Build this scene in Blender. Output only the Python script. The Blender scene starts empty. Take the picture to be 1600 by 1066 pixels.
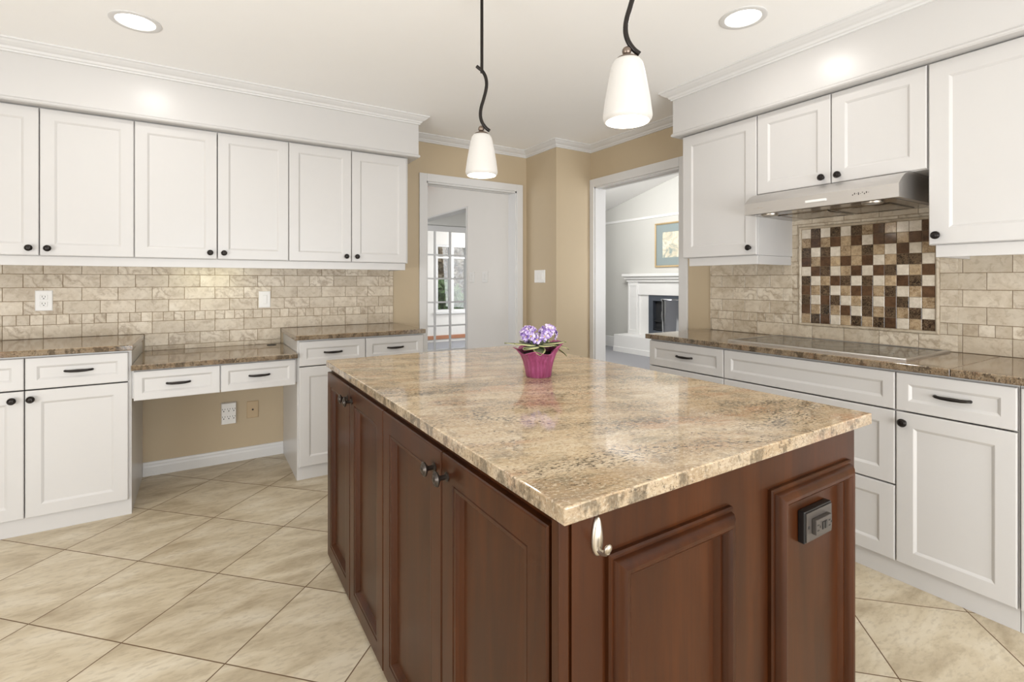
import bpy, bmesh, math, random
from mathutils import Vector, Matrix
random.seed(7)
SC = bpy.context.scene
COL = SC.collection
PI = math.pi

# ------------------------------------------------------------------ camera
cam_data = bpy.data.cameras.new('camera')
cam = bpy.data.objects.new('camera', cam_data)
COL.objects.link(cam)
cam.location = (0, 0, 1.25)
cam.rotation_euler = (PI/2, 0, -math.radians(32.211))
cam_data.sensor_width = 36
cam_data.lens = 773.0/1600*36
cam_data.shift_y = -(533-440.5)/1600
cam_data.clip_start = 0.05
SC.camera = cam

# ------------------------------------------------------------------ world, lights, exposure
world = bpy.data.worlds.new('world')
SC.world = world
world.use_nodes = True
wb = world.node_tree.nodes['Background']
wb.inputs['Color'].default_value = (0.86, 0.93, 1.0, 1)
wb.inputs['Strength'].default_value = 1.0
vs = SC.view_settings
vs.view_transform = 'Standard'
vs.look = 'None'
vs.exposure = -0.36
vs.gamma = 1.0
vs.use_curve_mapping = False


def area(name, loc, target, sx, sy, power, color=(1, 1, 1), spread=180):
    d = bpy.data.lights.new(name, 'AREA')
    d.shape = 'RECTANGLE'
    d.size, d.size_y = sx, sy
    d.energy = power
    d.color = color
    d.spread = math.radians(spread)
    o = bpy.data.objects.new(name, d)
    COL.objects.link(o)
    o.location = loc
    o.rotation_euler = (Vector(target)-Vector(loc)).to_track_quat('-Z', 'Y').to_euler()
    return o


# assumed rear window daylight, then added fill lights here and in the rooms beyond
area('daylight_rear', (0.9, -2.22, 1.35), (0.9, 4, 1.9), 3.4, 1.7, 50, (0.93, 0.97, 1.0))
area('fill_ceiling_rear', (0.7, -2.0, 0.75), (0.5, 2.4, 2.5), 3.2, 0.9, 126, (0.96, 0.985, 1.0))  # added fill aimed up from the rear to brighten the ceiling
area('fill_side', (-2.42, 0.6, 1.4), (3, 1.2, 1.6), 2.4, 1.6, 10, (0.95, 0.98, 1.0))  # added side fill, set in an invented window opening
area('fill_ceiling_side', (-2.3, 0.6, 0.8), (0.6, 1.8, 2.5), 2.2, 0.8, 78, (0.96, 0.985, 1.0))  # second added side fill, tilted up at the ceiling
area('fill_living', (4.1, 0.98, 1.6), (5.9, 6.5, 3.2), 1.5, 1.9, 58, (1.0, 1.0, 1.0))  # added living room fill at an invented, unseen window
area('fill_living_top', (4.9, 5.6, 2.9), (6.75, 6.3, 1.0), 1.6, 1.0, 92, (1.0, 0.99, 0.97))  # added fill for the fireplace wall; the ceiling has no skylight
area('fill_hall', (0.55, 5.4, 1.5), (3, 5.6, 1.5), 1.8, 1.8, 25, (1.0, 0.98, 0.97))  # added fill standing unseen inside the hall
area('fill_dining', (3.6, 5.7, 2.27), (3.3, 5.9, 0), 1.0, 1.2, 9, (0.95, 0.98, 1.0))  # added fill just under the closed dining ceiling
area('fill_sunroom', (5.5, 8.1, 1.5), (3.0, 8.6, 1.3), 1.6, 1.8, 85, (0.96, 0.98, 1.0))  # added fill in front of the solid sunroom side wall


# ------------------------------------------------------------------ material helpers
def lin(r, g, b):
    f = lambda c: (c/255/12.92) if c/255 <= 0.04045 else ((c/255+0.055)/1.055)**2.4
    return (f(r), f(g), f(b), 1)


class NT:
    def __init__(s, name):
        s.m = bpy.data.materials.new(name)
        s.m.use_nodes = True
        s.t = s.m.node_tree
        s.b = s.t.nodes['Principled BSDF']
        s.out = s.t.nodes['Material Output']

    def n(s, kind, **kw):
        nd = s.t.nodes.new(kind)
        for k, v in kw.items():
            if hasattr(nd, k):
                setattr(nd, k, v)
        return nd

    def link(s, a, b):
        s.t.links.new(a, b)

    def math(s, op, a, b=0.0, clamp=False):
        nd = s.n('ShaderNodeMath', operation=op)
        nd.use_clamp = clamp
        for i, v in enumerate((a, b)):
            if isinstance(v, (int, float)):
                nd.inputs[i].default_value = v
            else:
                s.link(v, nd.inputs[i])
        return nd.outputs[0]

    def vmath(s, op, a, b):
        nd = s.n('ShaderNodeVectorMath', operation=op)
        for i, v in enumerate((a, b)):
            if isinstance(v, (tuple, list)):
                nd.inputs[i].default_value = v
            else:
                s.link(v, nd.inputs[i])
        return nd.outputs[0]

    def obj(s):
        return s.n('ShaderNodeTexCoord').outputs['Object']

    def mapping(s, vec, rot=(0, 0, 0), scale=(1, 1, 1), loc=(0, 0, 0)):
        nd = s.n('ShaderNodeMapping')
        s.link(vec, nd.inputs['Vector'])
        nd.inputs['Rotation'].default_value = rot
        nd.inputs['Scale'].default_value = scale
        nd.inputs['Location'].default_value = loc
        return nd.outputs[0]

    def noise(s, vec, scale, detail=4, rough=0.55, dist=0.0):
        nd = s.n('ShaderNodeTexNoise')
        s.link(vec, nd.inputs['Vector'])
        nd.inputs['Scale'].default_value = scale
        nd.inputs['Detail'].default_value = detail
        nd.inputs['Roughness'].default_value = rough
        nd.inputs['Distortion'].default_value = dist
        return nd.outputs['Fac']

    def ramp(s, fac, stops):
        nd = s.n('ShaderNodeValToRGB')
        e = nd.color_ramp.elements
        while len(e) < len(stops):
            e.new(0.5)
        for el, (p, c) in zip(e, stops):
            el.position = p
            el.color = c if len(c) == 4 else (*c, 1)
        s.link(fac, nd.inputs['Fac'])
        return nd.outputs['Color']

    def mix(s, fac, a, b, mode='MIX'):
        nd = s.n('ShaderNodeMix', data_type='RGBA', blend_type=mode)
        if isinstance(fac, (int, float)):
            nd.inputs[0].default_value = fac
        else:
            s.link(fac, nd.inputs[0])
        for i, v in ((6, a), (7, b)):
            if isinstance(v, (tuple, list)):
                nd.inputs[i].default_value = v if len(v) == 4 else (*v, 1)
            else:
                s.link(v, nd.inputs[i])
        return nd.outputs[2]

    def step(s, v, lo, hi):
        nd = s.n('ShaderNodeMapRange')
        nd.interpolation_type = 'SMOOTHSTEP'
        s.link(v, nd.inputs[0])
        nd.inputs[1].default_value = lo
        nd.inputs[2].default_value = hi
        return nd.outputs[0]

    def bump(s, h, strength=0.2, dist=0.002):
        nd = s.n('ShaderNodeBump')
        nd.inputs['Strength'].default_value = strength
        nd.inputs['Distance'].default_value = dist
        s.link(h, nd.inputs['Height'])
        s.link(nd.outputs[0], s.b.inputs['Normal'])

    def set(s, **kw):
        for k, v in kw.items():
            key = k.replace('_', ' ')
            if isinstance(v, (int, float, tuple, list)):
                s.b.inputs[key].default_value = v
            else:
                s.link(v, s.b.inputs[key])
        return s.m


def plain(name, col, rough=0.5, metal=0.0, noise=0.03, nscale=6.0, **kw):
    t = NT(name)
    n = t.noise(t.obj(), nscale, 3)
    c2 = tuple(max(0, c*(1-noise)) for c in col[:3])
    c3 = tuple(min(1, c*(1+noise)) for c in col[:3])
    t.set(Base_Color=t.mix(n, c2, c3), Roughness=rough, Metallic=metal, **kw)
    return t.m


M = {}
M['white'] = plain('white_cabinet_paint', (0.575, 0.557, 0.540), 0.30, noise=0.01)
M['trim'] = plain('white_trim_paint', (0.68, 0.668, 0.655), 0.4, noise=0.01)
M['ceiling'] = plain('ceiling_paint', (0.94, 0.93, 0.915), 0.85, noise=0.01)
M['mantel'] = plain('white_mantel_paint', (0.86, 0.855, 0.84), 0.35, noise=0.01)
M['polished'] = plain('polished_steel', (0.45, 0.46, 0.48), 0.12, 1.0, noise=0.02)
M['tan'] = plain('tan_wall_paint', lin(187, 169, 141), 0.6, noise=0.02)
M['offwhite'] = plain('white_wall_paint', lin(228, 224, 218), 0.7, noise=0.01)
M['greywall'] = plain('pale_grey_wall_paint', lin(208, 207, 202), 0.7, noise=0.01)
M['bronze'] = plain('oil_rubbed_bronze', (0.018, 0.014, 0.012), 0.33, 0.55, noise=0.3, nscale=40)
M['antique'] = plain('antique_pewter', (0.06, 0.048, 0.040), 0.33, 0.7, noise=0.3, nscale=60)
M['pewter'] = plain('brushed_pewter', (0.20, 0.155, 0.125), 0.35, 0.85, noise=0.2, nscale=60)
M['nickel'] = plain('satin_nickel', (0.52, 0.47, 0.40), 0.36, 1.0, noise=0.05)
M['plastic'] = plain('white_plastic', (0.80, 0.78, 0.75), 0.35, noise=0.01)
M['beigeplastic'] = plain('beige_plastic', lin(188, 164, 130), 0.4, noise=0.01)
M['blackplastic'] = plain('black_plastic', (0.012, 0.011, 0.011), 0.35, noise=0.1)
M['greyplastic'] = plain('dark_grey_plastic', (0.055, 0.046, 0.040), 0.4, noise=0.05)
M['slot'] = plain('dark_slot', (0.02, 0.017, 0.014), 0.7)
M['blackglass'] = plain('black_ceramic_glass', (0.012, 0.012, 0.012), 0.06, noise=0.02)
M['carpet'] = plain('grey_carpet', lin(150, 150, 154), 0.95, noise=0.35, nscale=90)
M['darkmetal'] = plain('charcoal_metal', lin(88, 94, 104), 0.5, 0.3, noise=0.05)
M['soot'] = plain('firebox_black', (0.02, 0.021, 0.024), 0.6, noise=0.3)
M['goldframe'] = plain('gilt_wood', lin(196, 172, 132), 0.4, 0.2, noise=0.1, nscale=30)
M['bluemat'] = plain('blue_grey_mat', lin(146, 158, 158), 0.8, noise=0.03)
M['beamwood'] = plain('stained_beam_wood', lin(176, 118, 84), 0.5, noise=0.15)
M['soil'] = plain('potting_soil', (0.03, 0.02, 0.013), 0.95, noise=0.4, nscale=120)
M['stem'] = plain('plant_stem', lin(110, 120, 70), 0.6, noise=0.1)
M['filament'] = plain('flower_centre', lin(236, 200, 80), 0.6)


def m_emit(name, col, strength, rough=0.4):
    t = NT(name)
    t.set(Base_Color=col, Roughness=rough, Emission_Color=col, Emission_Strength=strength)
    return t.m


M['lampglass'] = m_emit('frosted_lamp_glass', (1.0, 0.94, 0.87, 1), 0.26)
M['lampglass'].node_tree.nodes['Principled BSDF'].inputs['Base Color'].default_value = (.45, .43, .40, 1)
M['bulb'] = m_emit('glowing_bulb', (1.0, 0.93, 0.82, 1), 6.0)
M['downlight'] = m_emit('downlight_lens', (1.0, 0.96, 0.90, 1), 6.0)
M['led'] = m_emit('undercabinet_lens', (1.0, 0.97, 0.70, 1), 3.0)


def m_steel():
    t = NT('brushed_stainless')
    v = t.mapping(t.obj(), scale=(2, 2, 260))
    n = t.noise(v, 3, 3)
    t.set(Base_Color=t.mix(n, (0.54, 0.52, 0.50), (0.68, 0.66, 0.64)), Metallic=1.0,
          Roughness=t.math('ADD', t.math('MULTIPLY', n, 0.12), 0.34))
    return t.m


M['steel'] = m_steel()
M['steel_under'] = plain('polished_steel_underside', (0.34, 0.32, 0.30), 0.16, 1.0, noise=0.05)


def m_wood():
    t = NT('cherry_wood')
    o = t.obj()
    big = t.noise(t.mapping(o, scale=(6, 6, 0.7)), 2.2, 4, 0.6, 0.6)
    fine = t.noise(t.mapping(o, scale=(150, 150, 3.5)), 1.6, 3)
    c = t.ramp(big, [(0.25, lin(42, 17, 4)), (0.55, lin(60, 28, 7)), (0.8, lin(73, 36, 11))])
    c = t.mix(t.math('MULTIPLY', t.step(fine, 0.45, 0.75), 0.35), c, lin(38, 17, 8))
    t.set(Base_Color=c, Roughness=0.34)
    t.b.inputs['Specular IOR Level'].default_value = 0.2
    t.b.inputs['Coat Weight'].default_value = 0.15
    t.b.inputs['Coat Roughness'].default_value = 0.14
    return t.m


M['wood'] = m_wood()


def m_granite(name, ang, tone, dark=1.0, stops=None):
    t = NT(name)
    o = t.obj()
    v = t.mapping(o, rot=(0, 0, ang))
    warp = t.noise(v, 2.2, 3)
    comb = t.n('ShaderNodeCombineXYZ')
    t.link(t.math('MULTIPLY', warp, 0.16), comb.inputs[1])
    wv = t.vmath('ADD', v, comb.outputs[0])
    st = t.mapping(wv, scale=(1.0, 5.0, 5.0))
    st2 = t.mapping(wv, scale=(1.0, 3.0, 3.0))
    base = t.noise(st, 2.6, 7, 0.68)
    c = t.ramp(base, stops or [(0.26, lin(150, 130, 106)), (0.42, lin(190, 168, 138)), (0.55, lin(212, 194, 166)), (0.74, lin(228, 217, 198))])
    rust = t.noise(t.mapping(st2, loc=(3, 1, 0)), 3.2, 6, 0.68)
    c = t.mix(t.math('MULTIPLY', t.step(rust, 0.52, 0.66), 0.50), c, lin(186, 134, 102))
    grey = t.noise(t.mapping(st2, loc=(7, 4, 1)), 4.2, 7, 0.7)
    c = t.mix(t.math('MULTIPLY', t.step(grey, 0.52, 0.66), 0.60), c, lin(140, 134, 116))
    mot = t.noise(wv, 17, 5, 0.7)
    c = t.mix(t.math('MULTIPLY', t.step(mot, 0.50, 0.62), 0.50), c, lin(138, 128, 112))
    # mineral grains
    gr = t.noise(t.mapping(wv, scale=(1, 2.2, 2.2)), 90, 4, 0.65)
    c = t.mix(t.math('MULTIPLY', t.step(gr, 0.52, 0.62), 0.55), c, lin(142, 114, 88))
    gl = t.noise(t.mapping(wv, scale=(1, 1.4, 1.4), loc=(5, 5, 5)), 120, 3, 0.65)
    c = t.mix(t.math('MULTIPLY', t.step(gl, 0.53, 0.63), 0.5), c, lin(236, 226, 208))
    mask = t.noise(t.mapping(st2, loc=(1, 9, 3)), 3.4, 5, 0.65)
    dk = t.noise(t.mapping(wv, scale=(1, 2.4, 1.3), loc=(2, 2, 2)), 74, 5, 0.72)
    thr = t.math('ADD', dk, t.math('MULTIPLY', t.math('SUBTRACT', mask, 0.5), 0.55))
    d = t.math('MULTIPLY', t.step(thr, 0.62-0.10*(dark-1), 0.70-0.10*(dark-1)), 0.85)
    c = t.mix(d, c, lin(58, 50, 44))
    # slab sides below the top are coloured greyer than the top, with dark bands
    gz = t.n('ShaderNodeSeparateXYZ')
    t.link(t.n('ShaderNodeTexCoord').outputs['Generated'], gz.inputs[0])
    below_top = t.step(gz.outputs[2], 0.97, 0.88)
    c = t.mix(t.math('MULTIPLY', below_top, 0.45), c, lin(128, 114, 98))
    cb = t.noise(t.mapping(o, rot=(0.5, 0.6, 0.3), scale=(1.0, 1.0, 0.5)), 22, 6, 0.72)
    c = t.mix(t.math('MULTIPLY', t.math('MULTIPLY', below_top, t.step(cb, 0.48, 0.60)), 0.62), c, lin(70, 64, 56))
    c = t.mix(1.0, c, tone, 'MULTIPLY')
    t.set(Base_Color=c, Roughness=0.07)
    return t.m


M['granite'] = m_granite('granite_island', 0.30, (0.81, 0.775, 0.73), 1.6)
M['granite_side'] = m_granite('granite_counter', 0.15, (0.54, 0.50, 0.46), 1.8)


def m_travertine():
    t = NT('travertine_tile')
    o = t.obj()
    a = t.n('ShaderNodeAttribute')
    a.attribute_name = 'tile'
    off = t.vmath('MULTIPLY', a.outputs['Vector'], (37.0, 23.0, 11.0))
    v = t.vmath('ADD', t.mapping(o, rot=(0.6, 0.5, 0.4)), off)
    w = t.noise(v, 6, 4, 0.6)
    big = t.noise(v, 9, 5, 0.6, 0.8)
    c = t.ramp(big, [(0.25, lin(190, 174, 150)), (0.5, lin(214, 201, 180)), (0.75, lin(226, 216, 198))])
    wave = t.n('ShaderNodeTexWave', wave_type='BANDS', bands_direction='DIAGONAL')
    t.link(v, wave.inputs['Vector'])
    wave.inputs['Scale'].default_value = 9.0
    wave.inputs['Distortion'].default_value = 11.0
    wave.inputs['Detail'].default_value = 4.0
    wave.inputs['Detail Scale'].default_value = 1.6
    vein = t.step(wave.outputs['Fac'], 0.74, 0.98)
    sel = t.step(t.noise(v, 3.2, 2), 0.46, 0.62)
    c = t.mix(t.math('MULTIPLY', t.math('MULTIPLY', vein, sel), 0.46), c, lin(150, 128, 102))
    lite = t.step(wave.outputs['Fac'], 0.30, 0.05)
    c = t.mix(t.math('MULTIPLY', t.math('MULTIPLY', lite, sel), 0.4), c, lin(236, 226, 208))
    mo = t.noise(t.vmath('ADD', v, (3.0, 1.0, 2.0)), 34, 6, 0.68, 0.6)
    c = t.mix(t.math('MULTIPLY', t.step(mo, 0.50, 0.64), 0.34), c, lin(158, 138, 112))
    c = t.mix(t.math('MULTIPLY', t.step(mo, 0.46, 0.34), 0.30), c, lin(234, 225, 210))
    sepx = t.n('ShaderNodeSeparateXYZ')
    t.link(a.outputs['Vector'], sepx.inputs[0])
    tint = t.ramp(sepx.outputs[1], [(0, (0.74, 0.71, 0.67)), (0.5, (0.86, 0.84, 0.82)), (1, (0.95, 0.94, 0.93))])
    c = t.mix(1.0, c, tint, 'MULTIPLY')
    t.set(Base_Color=c, Roughness=0.35)
    t.bump(w, 0.08, 0.002)
    return t.m


M['travertine'] = m_travertine()
M['grout'] = plain('tile_grout', lin(142, 122, 98), 0.9, noise=0.1, nscale=80)


def m_marble(name, c0, c1, vein, amt):
    t = NT(name)
    o = t.obj()
    a = t.n('ShaderNodeAttribute')
    a.attribute_name = 'tile'
    v = t.vmath('ADD', o, t.vmath('MULTIPLY', a.outputs['Vector'], (31.0, 17.0, 13.0)))
    n = t.step(t.noise(v, 34, 5, 0.65), 0.35, 0.65)
    sepx = t.n('ShaderNodeSeparateXYZ')
    t.link(a.outputs['Vector'], sepx.inputs[0])
    c = t.mix(t.math('ADD', t.math('MULTIPLY', n, 0.6), t.math('MULTIPLY', sepx.outputs[0], 0.4)), c0, c1)
    r = t.noise(v, 55, 4, 0.7, 1.5)
    band = t.math('ABSOLUTE', t.math('SUBTRACT', r, 0.5))
    c = t.mix(t.math('MULTIPLY', t.step(band, 0.05, 0.0), amt), c, vein)
    t.set(Base_Color=c, Roughness=0.12)
    return t.m


M['mos_W'] = m_marble('cream_marble', lin(194, 181, 162), lin(226, 215, 198), lin(176, 158, 136), 0.25)
M['mos_T'] = m_marble('tan_marble', lin(112, 88, 62), lin(188, 162, 128), lin(206, 188, 160), 0.5)
M['mos_D'] = m_marble('brown_marble', lin(56, 37, 26), lin(98, 70, 50), lin(112, 86, 62), 0.35)
M['mos_M'] = m_marble('dark_emperador_marble', lin(30, 22, 17), lin(72, 54, 41), lin(160, 134, 104), 0.5)


def m_floor():
    t = NT('porcelain_floor_tile')
    o = t.obj()
    sep = t.n('ShaderNodeSeparateXYZ')
    t.link(o, sep.inputs[0])
    x, y = sep.outputs[0], sep.outputs[1]
    r2 = math.sqrt(0.5)
    u = t.math('MULTIPLY', t.math('ADD', x, y), r2)
    v = t.math('MULTIPLY', t.math('SUBTRACT', y, x), r2)
    cu = t.math('DIVIDE', t.math('SUBTRACT', u, 1.789-0.4185*40), 0.4185)
    cv = t.math('DIVIDE', t.math('SUBTRACT', v, 1.274-0.4235*40), 0.4235)
    fu, fv = t.math('FRACT', cu), t.math('FRACT', cv)
    eu = t.math('MINIMUM', fu, t.math('SUBTRACT', 1.0, fu))
    ev = t.math('MINIMUM', fv, t.math('SUBTRACT', 1.0, fv))
    e = t.math('MINIMUM', eu, ev)
    grout = t.step(e, 0.0062, 0.0042)
    cell = t.n('ShaderNodeCombineXYZ')
    t.link(t.math('FLOOR', cu), cell.inputs[0])
    t.link(t.math('FLOOR', cv), cell.inputs[1])
    wn = t.n('ShaderNodeTexWhiteNoise', noise_dimensions='3D')
    t.link(cell.outputs[0], wn.inputs['Vector'])
    ov = t.vmath('ADD', o, t.vmath('MULTIPLY', wn.outputs['Color'], (40.0, 40.0, 40.0)))
    ov = t.mapping(ov, rot=(0, 0, 0.55), scale=(1, 2.6, 1))
    n1 = t.noise(ov, 3.2, 6, 0.6, 0.5)
    n2 = t.noise(ov, 26, 4, 0.6)
    c = t.ramp(n1, [(0.28, lin(164, 147, 120)), (0.5, lin(201, 187, 161)), (0.72, lin(219, 209, 189))])
    c = t.mix(t.math('MULTIPLY', t.step(n2, 0.48, 0.66), 0.32), c, lin(152, 136, 114))
    tint = t.ramp(wn.outputs['Value'], [(0, (0.92, 0.91, 0.90)), (1, (1, 1, 1))])
    c = t.mix(1.0, c, tint, 'MULTIPLY')
    c = t.mix(grout, c, lin(104, 80, 56))
    t.set(Base_Color=c, Roughness=t.math('ADD', t.math('MULTIPLY', grout, 0.4), 0.42))
    t.bump(t.math('SUBTRACT', t.math('MULTIPLY', n2, 0.06), grout), 0.25, 0.002)
    return t.m


M['floor'] = m_floor()


def m_glass():
    t = NT('window_glass')
    tr = t.n('ShaderNodeBsdfTransparent')
    gl = t.n('ShaderNodeBsdfGlossy')
    gl.inputs['Roughness'].default_value = 0.02
    mx = t.n('ShaderNodeMixShader')
    mx.inputs[0].default_value = 0.04
    t.link(tr.outputs[0], mx.inputs[1])
    t.link(gl.outputs[0], mx.inputs[2])
    t.link(mx.outputs[0], t.out.inputs['Surface'])
    return t.m


M['glass'] = m_glass()


def m_foil():
    t = NT('magenta_foil_wrap')
    o = t.obj()
    n = t.noise(t.mapping(o, scale=(60, 60, 6)), 1.5, 4)
    c = t.ramp(n, [(0.3, lin(122, 48, 78)), (0.55, lin(150, 70, 108)), (0.8, lin(178, 104, 146))])
    t.set(Base_Color=c, Roughness=0.35)
    t.bump(n, 0.5, 0.004)
    return t.m


M['foil'] = m_foil()


def m_petal():
    t = NT('lavender_petal')
    n = t.noise(t.obj(), 60, 3)
    c = t.ramp(n, [(0.34, lin(102, 76, 142)), (0.47, lin(162, 134, 194)), (0.60, lin(228, 214, 236))])
    t.set(Base_Color=c, Roughness=0.6)
    return t.m


M['petal'] = m_petal()


def m_leaf(name, c0, c1, sc=30):
    t = NT(name)
    n = t.noise(t.obj(), sc, 3)
    t.set(Base_Color=t.ramp(n, [(0.35, c0), (0.7, c1)]), Roughness=0.55)
    return t.m


M['leaf'] = m_leaf('violet_leaf', lin(48, 58, 36), lin(92, 100, 62))
M['leafrim'] = m_leaf('leaf_edge', lin(160, 160, 110), lin(190, 188, 140))
M['foliage'] = m_leaf('garden_foliage', lin(92, 128, 70), lin(178, 202, 138), 4)
M['foliage2'] = m_leaf('autumn_foliage', lin(186, 160, 128), lin(242, 228, 204), 4)
M['bloom'] = m_leaf('orange_bloom', lin(200, 70, 40), lin(230, 130, 80), 8)
M['grass'] = m_leaf('garden_grass', lin(110, 140, 80), lin(160, 180, 120), 6)
M['art'] = None


def m_art():
    t = NT('abstract_print')
    o = t.obj()
    n = t.noise(o, 7, 4, 0.6, 1.2)
    c = t.ramp(n, [(0.3, lin(140, 160, 160)), (0.45, lin(214, 206, 184)), (0.6, lin(238, 232, 214)), (0.75, lin(176, 184, 178))])
    t.set(Base_Color=c, Roughness=0.5)
    return t.m


M['art'] = m_art()


# ------------------------------------------------------------------ mesh helpers
class MB:
    """collects shapes into one mesh"""

    def __init__(s):
        s.bm = bmesh.new()

    def box(s, x0, x1, y0, y1, z0, z1, bev=0.0, seg=2):
        vs = [s.bm.verts.new((x, y, z)) for x in (x0, x1) for y in (y0, y1) for z in (z0, z1)]
        fs = [(0, 1, 3, 2), (4, 6, 7, 5), (0, 4, 5, 1), (2, 3, 7, 6), (0, 2, 6, 4), (1, 5, 7, 3)]
        F = [s.bm.faces.new([vs[i] for i in f]) for f in fs]
        if bev > 0:
            ed = list({e for f in F for e in f.edges})
            bmesh.ops.bevel(s.bm, geom=ed, offset=bev, segments=seg, affect='EDGES', profile=0.6)
        return s

    def panel(s, u0, u1, v0, v1, rings, M4=None, cap=True, back=True):
        """concentric rectangles (inset, height) lofted; local u,v in x,z and height along -y"""
        M4 = M4 or Matrix()
        loops = []
        for ins, h in rings:
            pts = [(u0+ins, v0+ins), (u1-ins, v0+ins), (u1-ins, v1-ins), (u0+ins, v1-ins)]
            loops.append([s.bm.verts.new(M4 @ Vector((p[0], -h, p[1]))) for p in pts])
        for a, b in zip(loops, loops[1:]):
            for i in range(4):
                j = (i+1) % 4
                s.bm.faces.new((a[i], a[j], b[j], b[i]))
        if cap:
            s.bm.faces.new(loops[-1])
        if back:
            s.bm.faces.new(loops[0][::-1])
        return s

    def lathe(s, prof, M4=None, seg=24, capt=True, capb=True):
        """profile of (radius, height) about local z"""
        M4 = M4 or Matrix()
        rows = []
        for r, h in prof:
            if r < 1e-6:
                rows.append([s.bm.verts.new(M4 @ Vector((0, 0, h)))])
            else:
                rows.append([s.bm.verts.new(M4 @ Vector((r*math.cos(2*PI*k/seg), r*math.sin(2*PI*k/seg), h))) for k in range(seg)])
        for a, b in zip(rows, rows[1:]):
            for k in range(seg):
                j = (k+1) % seg
                if len(a) == 1 and len(b) == 1:
                    continue
                if len(a) == 1:
                    s.bm.faces.new((a[0], b[j], b[k]))
                elif len(b) == 1:
                    s.bm.faces.new((a[k], a[j], b[0]))
                else:
                    s.bm.faces.new((a[k], a[j], b[j], b[k]))
        if capb and len(rows[0]) > 1:
            s.bm.faces.new(rows[0][::-1])
        if capt and len(rows[-1]) > 1:
            s.bm.faces.new(rows[-1])
        return s

    def tube(s, pts, radii, seg=10, flat=1.0):
        pts = [Vector(p) for p in pts]
        if isinstance(radii, (int, float)):
            radii = [radii]*len(pts)
        rows = []
        up = None
        for i, p in enumerate(pts):
            t = (pts[min(i+1, len(pts)-1)]-pts[max(i-1, 0)]).normalized()
            if up is None:
                up = t.orthogonal().normalized()
            up = (up-t*up.dot(t)).normalized()
            sd = t.cross(up)
            rows.append([s.bm.verts.new(p+(up*math.cos(2*PI*k/seg)+sd*math.sin(2*PI*k/seg)*flat)*radii[i]) for k in range(seg)])
        for a, b in zip(rows, rows[1:]):
            for k in range(seg):
                j = (k+1) % seg
                s.bm.faces.new((a[k], a[j], b[j], b[k]))
        s.bm.faces.new(rows[0][::-1])
        s.bm.faces.new(rows[-1])
        return s

    def sweep(s, prof, path):
        """profile (out, z) swept along an xy polyline; out is to the RIGHT of travel; mitred"""
        n = len(path)
        P = [Vector((p[0], p[1])) for p in path]
        rows = []
        for i in range(n):
            d0 = (P[i]-P[i-1]).normalized() if i > 0 else None
            d1 = (P[i+1]-P[i]).normalized() if i < n-1 else None
            if d0 is None: d0 = d1
            if d1 is None: d1 = d0
            n0 = Vector((d0.y, -d0.x)); n1 = Vector((d1.y, -d1.x))
            m = (n0+n1).normalized()
            k = 1.0/max(0.2, m.dot(n0))
            rows.append([s.bm.verts.new((P[i].x+m.x*k*o, P[i].y+m.y*k*o, z)) for o, z in prof])
        L = len(prof)
        for a, b in zip(rows, rows[1:]):
            for k in range(L):
                j = (k+1) % L
                s.bm.faces.new((a[k], a[j], b[j], b[k]))
        s.bm.faces.new(rows[0][::-1])
        s.bm.faces.new(rows[-1])
        return s

    def prism(s, poly, axis, a, b):
        """extrude a 2D polygon along an axis (x,y,z) from a to b"""
        def p3(p, w):
            return {'x': (w, p[0], p[1]), 'y': (p[0], w, p[1]), 'z': (p[0], p[1], w)}[axis]
        lo = [s.bm.verts.new(p3(p, a)) for p in poly]
        hi = [s.bm.verts.new(p3(p, b)) for p in poly]
        n = len(poly)
        for i in range(n):
            j = (i+1) % n
            s.bm.faces.new((lo[i], lo[j], hi[j], hi[i]))
        s.bm.faces.new(lo[::-1])
        s.bm.faces.new(hi)
        return s

    def build(s, name, mat, parent=None, smooth=False, loc=None):
        bmesh.ops.recalc_face_normals(s.bm, faces=s.bm.faces)
        me = bpy.data.meshes.new(name)
        s.bm.to_mesh(me)
        s.bm.free()
        mats = mat if isinstance(mat, (list, tuple)) else [mat]
        for m in mats:
            me.materials.append(m)
        if smooth:
            for p in me.polygons:
                p.use_smooth = True
            if smooth is not True:
                me.set_sharp_from_angle(angle=math.radians(smooth))
        o = bpy.data.objects.new(name, me)
        COL.objects.link(o)
        if parent is not None:
            o.parent = parent
        if loc is not None:
            o.location = loc
        return o


def tag(o, label=None, cat=None, group=None, kind=None):
    if label: o['label'] = label
    if cat: o['category'] = cat
    if group: o['group'] = group
    if kind: o['kind'] = kind
    return o


def thing(name, label, cat, loc=(0, 0, 0), rz=0.0, group=None):
    o = bpy.data.objects.new(name, None)
    o.empty_display_size = 0.1
    COL.objects.link(o)
    o.location = loc
    o.rotation_euler = (0, 0, rz)
    return tag(o, label, cat, group)


def struct(o, label=None, cat=None):
    return tag(o, label, cat, kind='structure')


def copy_tree(o, parent=None):
    c = o.copy()
    COL.objects.link(c)
    if parent is not None:
        c.parent = parent
    for ch in list(o.children):
        copy_tree(ch, c)
    return c


RZ = -PI/2          # fronts that face -X (local x runs along -Y)
LM = Matrix.Rotation(PI/2, 4, 'X')      # lathe axis z -> -y


def knob(parent, x, z, y, mat=None, s=1.0):
    m = MB()
    prof = [(.0095, 0), (.0095, .003), (.0055, .006), (.0055, .015), (.012, .017), (.0168, .021), (.0168, .0245),
            (.0135, .0275), (.0115, .0265), (.0085, .0285), (.0068, .028), (.004, .0298), (0, .030)]
    m.lathe([(r*s, h*s) for r, h in prof], Matrix.Translation((x, y, z)) @ LM, 20)
    return m.build('knob', mat or M['bronze'], parent, smooth=50)


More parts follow.
